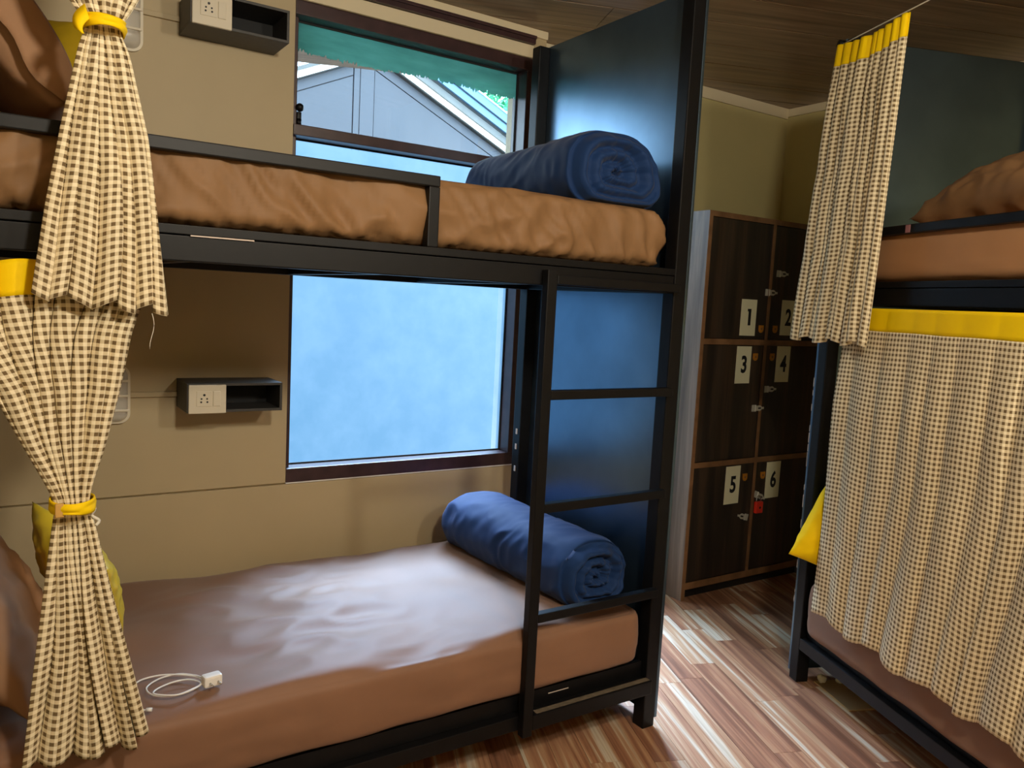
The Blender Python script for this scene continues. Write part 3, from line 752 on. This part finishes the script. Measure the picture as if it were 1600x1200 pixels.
lev = [(1.488, 0.215, 1.90, -0.030, 0.001), (1.40, 0.215, 1.90, -0.033, 0.002), (1.15, 0.215, 1.90, -0.045, 0.018), (0.30, 0.21, 1.88, -0.060, 0.026)]
out, S, vv = curtain_grid(lev, 17, 1.86, 1.488, 1.488, 0.0, 1.135, 47, cols=420, rows=90, tuck=0.5, smooth=9, bulge=0.15, uneven=0.45, mixz=0.7)
for j in range(len(S)): out[:, j, 2] += 0.012*math.sin(S[j]*21)*np.linspace(0, 1, len(vv))
curtain_mesh('curtain_cloth', out, S, vv, 'gingham', ident, cr2, 6)
curtain_mesh('header_band', out, S, vv, 'yellow', ident, cr2, 0, 7)
wq = empty('curtain_wire', (2.683, 1.925, 0), RZ); tag(wq, 'thin white curtain wire strung along the top of the right bunk', 'wire')
tube('wire', [(0.02+1.9*t, -0.04, 2.447+0.004*math.sin(t*PI)) for t in np.linspace(0, 1, 20)], 0.0022, 'cord', wq, 6)
bm = bmesh.new(); add_cyl(bm, (0.04, 0.0, 2.452), (0.04, -0.05, 2.452), 0.012); add_cyl(bm, (0.022, -0.04, 2.45), (0.055, -0.04, 2.45), 0.008)
obj('wire_hook', bm, 'steel', wq, True)

# ------------------------------------------------------------------ socket boxes, ducts, wall lamps
def socket_box(x0, x1, z0, z1, yf, px, label, chipped=False):
    W_, H_ = x1-x0, z1-z0; D = WW-yf
    r = empty('socket_box', (x0, yf, z0)); tag(r, label, 'socket box', None)
    t = 0.009; bm = bmesh.new()
    add_box(bm, 0, W_, 0, D, 0, t, 0.001); add_box(bm, 0, W_, 0, D, H_-t, H_, 0.001)
    add_box(bm, 0, t, 0.0, D, t, H_-t, 0.001); add_box(bm, W_-t, W_, 0.0, D, t, H_-t, 0.001)
    obj('housing', bm, 'box', r)
    box('niche_back', px, W_-t, D-0.012, D-0.002, t, H_-t, 'box_shade', r, 0)
    box('niche_wall', px-0.006, px, 0.004, D, t, H_-t, 'box_shade', r, 0)
    pl = box('socket_plate', 0.004, px, -0.008, 0.004, -0.002, H_-0.004, 'white_plastic', r, 0.003)
    pw = px-0.004; mz = (H_-0.006)/2
    box('socket_face', 0.004+pw*0.20, 0.004+pw*0.61, -0.0105, -0.008, mz-0.024, mz+0.028, 'white_plastic', pl, 0.001)
    bm = bmesh.new()
    for (dx, dz, rr) in ((0, 0.013, 0.0042), (-0.009, 0, 0.003), (0.009, 0, 0.003), (-0.010, -0.011, 0.0032), (0.010, -0.011, 0.0032)):
        add_cyl(bm, (0.004+pw*0.405+dx, -0.0112, mz+dz+0.002), (0.004+pw*0.405+dx, -0.0100, mz+dz+0.002), rr, seg=12)
    obj('socket_holes', bm, 'black_hole', pl)
    box('rocker_switch', 0.004+pw*0.64, 0.004+pw*0.84, -0.0125, -0.008, mz-0.024, mz+0.028, 'white_plastic', pl, 0.002)
    return r
socket_box(0.548, 0.868, 2.285, 2.392, 2.80, 0.128, 'charcoal socket box on the wall above the upper mattress')
socket_box(0.548, 0.870, 1.018, 1.118, 2.80, 0.126, 'charcoal socket box on the wall above the lower mattress')
def duct(x0, x1, z, label):
    bm = bmesh.new(); add_box(bm, x0, x1, WW-0.012, WW-0.0005, z-0.009, z+0.009, 0.002)
    o = obj('cable_duct', bm, 'wall'); tag(o, label, 'cable duct')
duct(0.435, 0.548, 2.335, 'thin cream cable duct beside the upper socket box')
duct(-0.3, 0.548, 1.062, 'thin cream cable duct running left from the lower socket box')
def wall_lamp(cx, cz, w, h, label):
    r = empty('wall_lamp', (cx, WW, cz)); tag(r, label, 'wall lamp')
    def rr(w, h, rad, n=8):
        P = []
        for qx, qz, a0 in ((1, 1, 0), (-1, 1, 90), (-1, -1, 180), (1, -1, 270)):
            for i in range(n+1):
                a = math.radians(a0+90*i/n); P.append((qx*(w/2-rad)+rad*math.cos(a), qz*(h/2-rad)+rad*math.sin(a)))
        return P
    bm = bmesh.new(); add_prism(bm, rr(w, h, 0.035), (-0.014, -0.001), lambda a, b, d: (a, d, b)); obj('lamp_base', bm, 'white_plastic', r)
    verts = []; faces = []; rings = [(0, -0.014), (0.004, -0.032), (0.014, -0.046), (0.034, -0.050)]
    P0 = len(rr(w, h, 0.03))
    for ins, d in rings: verts += [(a, d, b) for a, b in rr(w-0.016-2*ins, h-0.016-2*ins, max(0.006, 0.028-ins*0.5))]
    for i in range(len(rings)-1):
        for k in range(P0): faces.append((i*P0+k, i*P0+(k+1) % P0, (i+1)*P0+(k+1) % P0, (i+1)*P0+k))
    faces.append(tuple((len(rings)-1)*P0+k for k in range(P0)))
    pyd('lamp_cover', verts, faces, 'lamp_cover', r)
    bm = bmesh.new()
    for zz in (-h*0.25, 0, h*0.25): add_box(bm, -w/2+0.008, w/2-0.008, -0.056, -0.048, zz-0.004, zz+0.004, 0.002)
    add_box(bm, -0.004, 0.004, -0.056, -0.048, -h/2+0.01, h/2-0.01, 0.002)
    obj('lamp_grille', bm, 'white_plastic', r)
wall_lamp(0.362, 2.325, 0.145, 0.25, 'clear caged wall lamp behind the upper tied curtain')
wall_lamp(0.325, 1.065, 0.145, 0.20, 'clear caged wall lamp behind the lower tied curtain')

# ------------------------------------------------------------------ charger on the lower mattress
ch = empty('phone_charger', (0.455, 1.985, 0.449), 0.16); tag(ch, 'white phone charger with coiled cable on the lower mattress', 'charger')
zt = 0.0
box('plug_body', -0.024, 0.022, -0.012, 0.016, 0.0, 0.029, 'bright_white', ch, 0.006)
for sx in (-0.010, 0.010):
    bm = bmesh.new(); add_cyl(bm, (sx, -0.012, 0.012), (sx, -0.030, 0.012), 0.0022, seg=10); obj('pin', bm, 'chrome', ch, True)
ci = Matrix.Translation((0.455, 1.985, 0.449)) @ Matrix.Rotation(0.16, 4, 'Z'); ci = ci.inverted()
cab = [(0.442, 1.998, 0.462), (0.425, 2.045, 0.455), (0.390, 2.075, 0.453), (0.345, 2.070, 0.453), (0.310, 2.035, 0.453), (0.318, 1.990, 0.453), (0.360, 1.965, 0.453), (0.405, 1.975, 0.4545), (0.430, 2.000, 0.453),
       (0.408, 2.033, 0.453), (0.368, 2.035, 0.453), (0.328, 2.010, 0.4555), (0.322, 1.985, 0.4565), (0.370, 1.958, 0.4565), (0.425, 1.985, 0.455), (0.432, 2.030, 0.453), (0.400, 2.062, 0.4545), (0.350, 2.085, 0.4545), (0.300, 2.080, 0.453), (0.270, 2.03, 0.453), (0.270, 1.965, 0.453), (0.284, 1.928, 0.454), (0.292, 1.922, 0.454)]
tube('cable', [ci @ Vector(p) for p in spline(cab, 190)], 0.0021, 'bright_white', ch, 7)
bm = bmesh.new(); a = ci @ Vector((0.292, 1.922, 0.4545)); b = ci @ Vector((0.304, 1.917, 0.4545)); add_cyl(bm, a, b, 0.0045, seg=12)
obj('cable_connector', bm, 'bright_white', ch, True)

# ------------------------------------------------------------------ locker cabinet
LX0, LX1, LY0, LY1, LH = 2.866, 3.822, 2.705, 3.094, 1.928
lk = empty('locker_cabinet', (LX0, LY0, 0)); tag(lk, 'dark walnut cabinet of six numbered lockers by the far wall', 'locker cabinet')
LW = LX1-LX0; LD = LY1-LY0
def edged(name, x0, x1, z0, z1, y0=0.0, side=None):
    o = box(name, x0, x1, y0+0.0015, LD, z0, z1, side or 'locker', lk, 0.0)
    bm = bmesh.new(); add_box(bm, x0, x1, y0, y0+0.0015, z0, z1, 0); obj('edge_band', bm, 'band', o); return o
edged('side_panel', 0, 0.024, 0.0, LH, 0, 'locker_lit_side'); edged('side_panel', LW-0.024, LW, 0.0, LH, 0, 'locker_lit_side')
edged('top_panel', 0.024, LW-0.024, LH-0.026, LH); edged('bottom_panel', 0.024, LW-0.024, 0.055, 0.090)
edged('shelf', 0.024, LW-0.024, 1.289, 1.317); edged('shelf', 0.024, LW-0.024, 0.674, 0.702)
DX = LW/2
for z0, z1 in ((0.090, 0.674), (0.702, 1.289), (1.317, LH-0.026)): edged('divider', DX-0.011, DX+0.011, z0, z1)
box('kick_board', 0.024, LW-0.024, 0.035, 0.050, 0.0, 0.055, 'black_hole', lk, 0)
box('back_panel', 0.024, LW-0.024, LD-0.006, LD, 0.09, LH-0.026, 'locker', lk, 0)
def digit_mesh(ch_):
    cu_ = bpy.data.curves.new('digit', 'FONT'); cu_.body = ch_; cu_.size = 0.118; cu_.extrude = 0.0006; cu_.offset = 0.0035; cu_.resolution_u = 6
    cu_.align_x = 'CENTER'; cu_.align_y = 'CENTER'
    t = bpy.data.objects.new('tmp', cu_); C.objects.link(t); dg = bpy.context.evaluated_depsgraph_get()
    me = bpy.data.meshes.new_from_object(t.evaluated_get(dg)); bpy.data.objects.remove(t)
    co = np.empty(len(me.vertices)*3); me.vertices.foreach_get('co', co); co = co.reshape(-1, 3)
    co[:, 0] -= (co[:, 0].min()+co[:, 0].max())/2; co[:, 1] -= (co[:, 1].min()+co[:, 1].max())/2
    co[:, 0] *= 0.80
    me.vertices.foreach_set('co', co.ravel()); me.materials.clear(); me.materials.append(MAT['ink']); return me
def one_mesh():
    bm = bmesh.new()
    add_prism(bm, [(-0.013, 0.041), (0.013, 0.041), (0.013, -0.042), (-0.006, -0.042), (-0.006, 0.028), (-0.013, 0.028)], (-0.0006, 0.0006), lambda a, b, d: (a, b, d))
    me = bpy.data.meshes.new('digit'); bm.to_mesh(me); bm.free(); me.materials.append(MAT['ink']); return me
PL = {1: (3.144, 1.519, 3.258, 1.336), 2: (3.453, 1.527, 3.562, 1.343), 3: (3.137, 1.282, 3.246, 1.093), 4: (3.445, 1.286, 3.554, 1.096), 5: (3.128, 0.665, 3.237, 0.467), 6: (3.443, 0.667, 3.556, 0.470)}
LKP = {1: (3.303, 1.373), 2: (3.412, 1.374), 3: (3.278, 1.229), 4: (3.408, 1.229), 5: (3.274, 0.601), 6: (3.414, 0.600)}
HSP = {1: ((3.327, 1.560), 0), 2: ((3.402, 1.660), 0), 3: ((3.296, 0.962), 0), 4: ((3.382, 1.060), 0), 5: ((3.310, 0.383), 2.9), 6: ((3.372, 0.500), -0.4)}
zr = {0: (1.319, LH-0.028), 1: (0.704, 1.287), 2: (0.092, 0.672)}
for nn in range(1, 7):
    row, colm = (nn-1)//2, (nn-1) % 2
    a0, a1 = (0.026, DX-0.013) if colm == 0 else (DX+0.013, LW-0.026)
    z0, z1 = zr[row]
    d = box('locker_door', a0, a1, 0.006, 0.022, z0, z1, 'locker', lk, 0.001)
    x0, zt_, x1, zb = PL[nn]; x0 -= LX0; x1 -= LX0
    box('number_plate', x0, x1, 0.0045, 0.006, zb, zt_, 'paper', d, 0)
    me = one_mesh() if nn == 1 else digit_mesh(str(nn))
    g = bpy.data.objects.new('number', me); g.rotation_euler = (PI/2, 0, 0); g.location = ((x0+x1)/2+0.004, 0.0042, (zb+zt_)/2+0.003); link(g, d)
    # brass lock plate, shield shaped
    cx, cz = LKP[nn]; cx -= LX0; bm = bmesh.new()
    pts = [(-0.017, 0.018), (0.017, 0.018)] + [(0.017*math.cos(t), -0.004-0.016*math.sin(t)) for t in np.linspace(0, PI, 10)]
    add_prism(bm, [(cx+p_[0], cz+p_[1]) for p_ in pts], (0.002, 0.006), lambda a, b, dd: (a, dd, b))
    obj('lock_plate', bm, 'lockwood', d)
    bm = bmesh.new(); add_cyl(bm, (cx, 0.0022, cz), (cx, 0.0008, cz), 0.006, seg=12); obj('keyhole', bm, 'band', d)
    # hasp: hinge plate and slotted tongue
    (hx, hz), an = HSP[nn]; hx -= LX0; bm = bmesh.new()
    R2 = lambda a, b: (hx + a*math.cos(an) - b*math.sin(an), hz + a*math.sin(an) + b*math.cos(an))
    m3_ = lambda a, b, dd: (a, dd, b)
    add_prism(bm, [R2(-0.012, -0.017), R2(0.010, -0.017), R2(0.010, 0.017), R2(-0.012, 0.017)], (0.002, 0.006), m3_)
    add_cyl(bm, (*[R2(0.013, -0.017)[0]], 0.002, R2(0.013, -0.017)[1]), (R2(0.013, 0.017)[0], 0.002, R2(0.013, 0.017)[1]), 0.004, seg=10)
    add_prism(bm, [R2(0.017, -0.013), R2(0.045, -0.015), R2(0.062, -0.005), R2(0.075, -0.006), R2(0.075, 0.006), R2(0.062, 0.005), R2(0.045, 0.015), R2(0.017, 0.013)], (-0.001, 0.001), m3_)
    h = obj('hasp', bm, 'latch_metal', d)
    bm = bmesh.new(); add_prism(bm, [R2(0.030, -0.004), R2(0.052, -0.004), R2(0.052, 0.004), R2(0.030, 0.004)], (-0.0016, -0.0009), m3_); obj('hasp_slot', bm, 'black_hole', d)
pk = empty('padlock', (3.383, LY0-0.008, 0.402)); tag(pk, 'small red padlock hanging from the hasp of locker six', 'padlock')
box('lock_body', -0.026, 0.026, -0.012, 0.007, 0.0, 0.062, 'red', pk, 0.004)
tube('shackle', [(0.017*math.cos(t), 0.0, 0.072+0.020*math.sin(t)) if 0 < t < PI else (0.017*(1 if t <= 0 else -1), 0.0, 0.055) for t in [-1]+list(np.linspace(0.01, PI-0.01, 14))+[4]], 0.0032, 'chrome', pk, 8)
bm = bmesh.new(); add_cyl(bm, (0.002, -0.0125, 0.03), (0.002, -0.0118, 0.03), 0.007, seg=12); obj('keyway', bm, 'black_hole', pk)

# ------------------------------------------------------------------ under the right bunk
ub = empty('card_tray', (2.683, 1.925, 0), RZ); tag(ub, 'flat pale card with two crumpled lumps under the right bunk', 'card')
box('card_sheet', 0.070, 0.30, 0.075, 0.26, 0.0, 0.006, 'cardboard', ub, 0.001)
for k, (x, y) in enumerate(((0.085, 0.10), (0.10, 0.17))):
    bm = bmesh.new(); bmesh.ops.create_icosphere(bm, subdivisions=3, radius=0.016)
    for v in bm.verts: v.co *= 1+0.35*nz(v.co.x*90+k, v.co.y*90, v.co.z*90)
    bmesh.ops.translate(bm, verts=bm.verts, vec=(x, y, 0.021)); obj('crumpled_lump', bm, 'paper', ub, True)

# ------------------------------------------------------------------ outside
SL = 0.46
gb = empty('gable_building', (2.53, 6.0, 0)); tag(gb, 'pale lavender gabled building outside the upper window pane', 'building')
g3 = lambda a, b, d: (a-2.53, d-6.0, b)
apx, apz = 2.53, 3.30
def zl(x, off=0.0): return apz - SL*abs(x-apx) - off
def prism_part(name, pts, d0, d1, mat, parent, f3):
    bm = bmesh.new(); add_prism(bm, pts, (d0, d1), f3); return obj(name, bm, mat, parent)
prism_part('wall_core', [(-0.8, 0), (5.8, 0), (5.8, zl(5.8, 0.02)), (apx, apz-0.02), (-0.8, zl(-0.8, 0.02))], 6.02, 6.2, 'gable', gb, g3)
o_ = 0.115
prism_part('base_panel', [(-0.8, 0), (5.8, 0), (5.8, 1.75), (3.9, 2.55), (-0.8, 2.55)] if False else [(-0.8, 0), (5.4, 0), (5.4, 1.8), (3.7, 2.55), (1.2, 2.55), (-0.8, 1.65)], 5.985, 6.02, 'gable', gb, g3)
prism_part('wall_panel', [(-0.8, 0), (2.359, 0), (2.359, zl(2.359, o_)), (-0.8, zl(-0.8, o_))], 6.0, 6.02, 'gable', gb, g3)
prism_part('wall_panel', [(2.367, 0), (2.414, 0), (2.414, zl(2.414, 0.02)), (2.367, zl(2.367, 0.02))], 5.995, 6.02, 'gable', gb, g3)
prism_part('wall_panel', [(2.418, 0), (2.530, 0), (2.530, zl(2.530, 0.02)), (2.418, zl(2.418, 0.02))], 5.99, 6.02, 'gable', gb, g3)
prism_part('wall_panel', [(2.538, 0), (5.8, 0), (5.8, zl(5.8, o_)), (2.538, zl(2.538, o_))], 6.0, 6.02, 'gable', gb, g3)
prism_part('barge_board', [(-0.8, zl(-0.8, o_-0.008)), (2.359, zl(2.359, o_-0.008)), (2.359, zl(2.359, 0.02)), (-0.8, zl(-0.8, 0.02))], 5.998, 6.02, 'gable', gb, g3)
prism_part('barge_board', [(2.538, zl(2.538, o_-0.008)), (5.8, zl(5.8, o_-0.008)), (5.8, zl(5.8, 0.02)), (2.538, zl(2.538, 0.02))], 5.998, 6.02, 'gable', gb, g3)
for sgn in (-1, 1):
    e = apx + sgn*3.3
    pts = [(apx, apz-0.02), (e, zl(e, 0.02)), (e, zl(e, -0.03)), (apx, apz+0.03)]
    prism_part('verge_trim', pts, 5.94, 6.0, 'white_trim', gb, g3)
    pts = [(apx, apz-0.02), (e, zl(e, 0.02)), (e, zl(e, 0.03)), (apx, apz-0.03)]
    prism_part('verge_seal', pts, 5.95, 6.0, 'dark_gap', gb, g3)
    pts = [(apx, apz+0.03), (e, zl(e, -0.03)), (e, zl(e, -0.06)), (apx, apz+0.06)]
    prism_part('roof_sheet', pts, 5.92, 8.2, 'gable_grey', gb, g3)
hb = empty('blue_trimmed_building', (4.0, 9.0, 0)); tag(hb, 'grey and blue gabled building behind the lavender one, outside', 'building')
h3 = lambda a, b, d: (a-4.0, d-9.0, b)
zh = lambda x, off=0.0: 4.055 - SL*(x-4.60) + off
rng_ = (3.9, 7.0)
def band(name, o0, o1, d0, d1, mat): prism_part(name, [(rng_[0], zh(rng_[0], o0)), (rng_[1], zh(rng_[1], o0)), (rng_[1], zh(rng_[1], o1)), (rng_[0], zh(rng_[0], o1))], d0, d1, mat, hb, h3)
prism_part('wall_core', [(3.9, 0), (7.0, 0), (7.0, zh(7.0, 0)), (3.9, zh(3.9, 0))], 9.0, 9.3, 'gable_grey', hb, h3)
band('gutter_gap', 0.0, 0.03, 8.99, 9.3, 'dark_gap'); band('roof_trim', 0.03, 0.125, 8.95, 9.3, 'blue_roof'); band('gutter_gap', 0.125, 0.137, 8.96, 9.3, 'dark_gap')
band('roof_trim', 0.137, 0.245, 8.92, 9.3, 'blue_roof'); band('verge_trim', 0.245, 0.258, 8.90, 9.3, 'white_trim')
lb = empty('lilac_building', (6.9, 10.5, 0)); tag(lb, 'small lilac roof edge at the right of the upper pane, outside', 'building')
l3 = lambda a, b, d: (a-6.9, d-10.5, b)
prism_part('wall_core', [(6.2, 0), (8.6, 0), (8.6, 5.0), (6.2, 3.85)], 10.5, 10.7, 'gable', lb, l3)
prism_part('verge_trim', [(6.2, 3.85), (8.6, 5.0), (8.6, 5.03), (6.2, 3.88)], 10.45, 10.7, 'white_trim', lb, l3)
tr = empty('tree', (8.9, 14.5, 0)); tag(tr, 'bright green leafy tree beyond the roofs outside the window', 'tree')
bm = bmesh.new(); add_cyl(bm, (0, 0, 0), (0.1, 0, 4.2), 0.16, 0.09); obj('trunk', bm, 'bark', tr, True)
rt = random.Random(9); lv = []; lf = []
for k in range(5200):
    u = Vector((rt.gauss(0, 1), rt.gauss(0, 1), rt.gauss(0, 1))).normalized()*(rt.random()**0.4)
    c = Vector((u.x*1.7, u.y*1.3, 5.0+u.z*1.45))
    a = Vector((rt.uniform(-1, 1), rt.uniform(-1, 1), rt.uniform(-1, 1))).normalized()*0.07; b = a.cross(Vector((rt.uniform(-1, 1), rt.uniform(-1, 1), rt.uniform(-1, 1)))).normalized()*0.035
    i = len(lv); lv += [c-a, c+b, c+a, c-b]; lf.append((i, i+1, i+2, i+3))
o = pyd('foliage', lv, lf, 'leaf', tr, False); o['kind'] = 'stuff'
bw = box('sky_block_wall', -8.0, 0.85, 4.5, 4.65, -0.1, 2.35, 'gable', None, 0.01); tag(bw, 'plain lavender wall added left of the view to block low sky', 'wall')  # added out of view, keeps low sky off the bunk's end panel
gr = box('ground_1', -4, 14, 3.3, 18, -0.3, -0.1, 'dust', None, 0); tag(gr, kind='structure')

# ------------------------------------------------------------------ ceiling lamps (out of frame; the right one is added fill)
for (x, y, z), pw in LAMPS:
    r = empty('pendant_lamp', (x, y, CEIL)); tag(r, 'bare bulb pendant hanging just above the camera' if x < 1 else 'added fill bulb hanging to the right of the camera', 'lamp')
    cyl('ceiling_rose', (0, 0, -0.03), (0, 0, 0), 0.05, 'bright_white', r); cyl('flex', (0, 0, z-CEIL+0.12), (0, 0, -0.03), 0.004, 'cord', r, 8)
    cyl('bulb_holder', (0, 0, z-CEIL+0.10), (0, 0, z-CEIL+0.14), 0.02, 'bright_white', r)
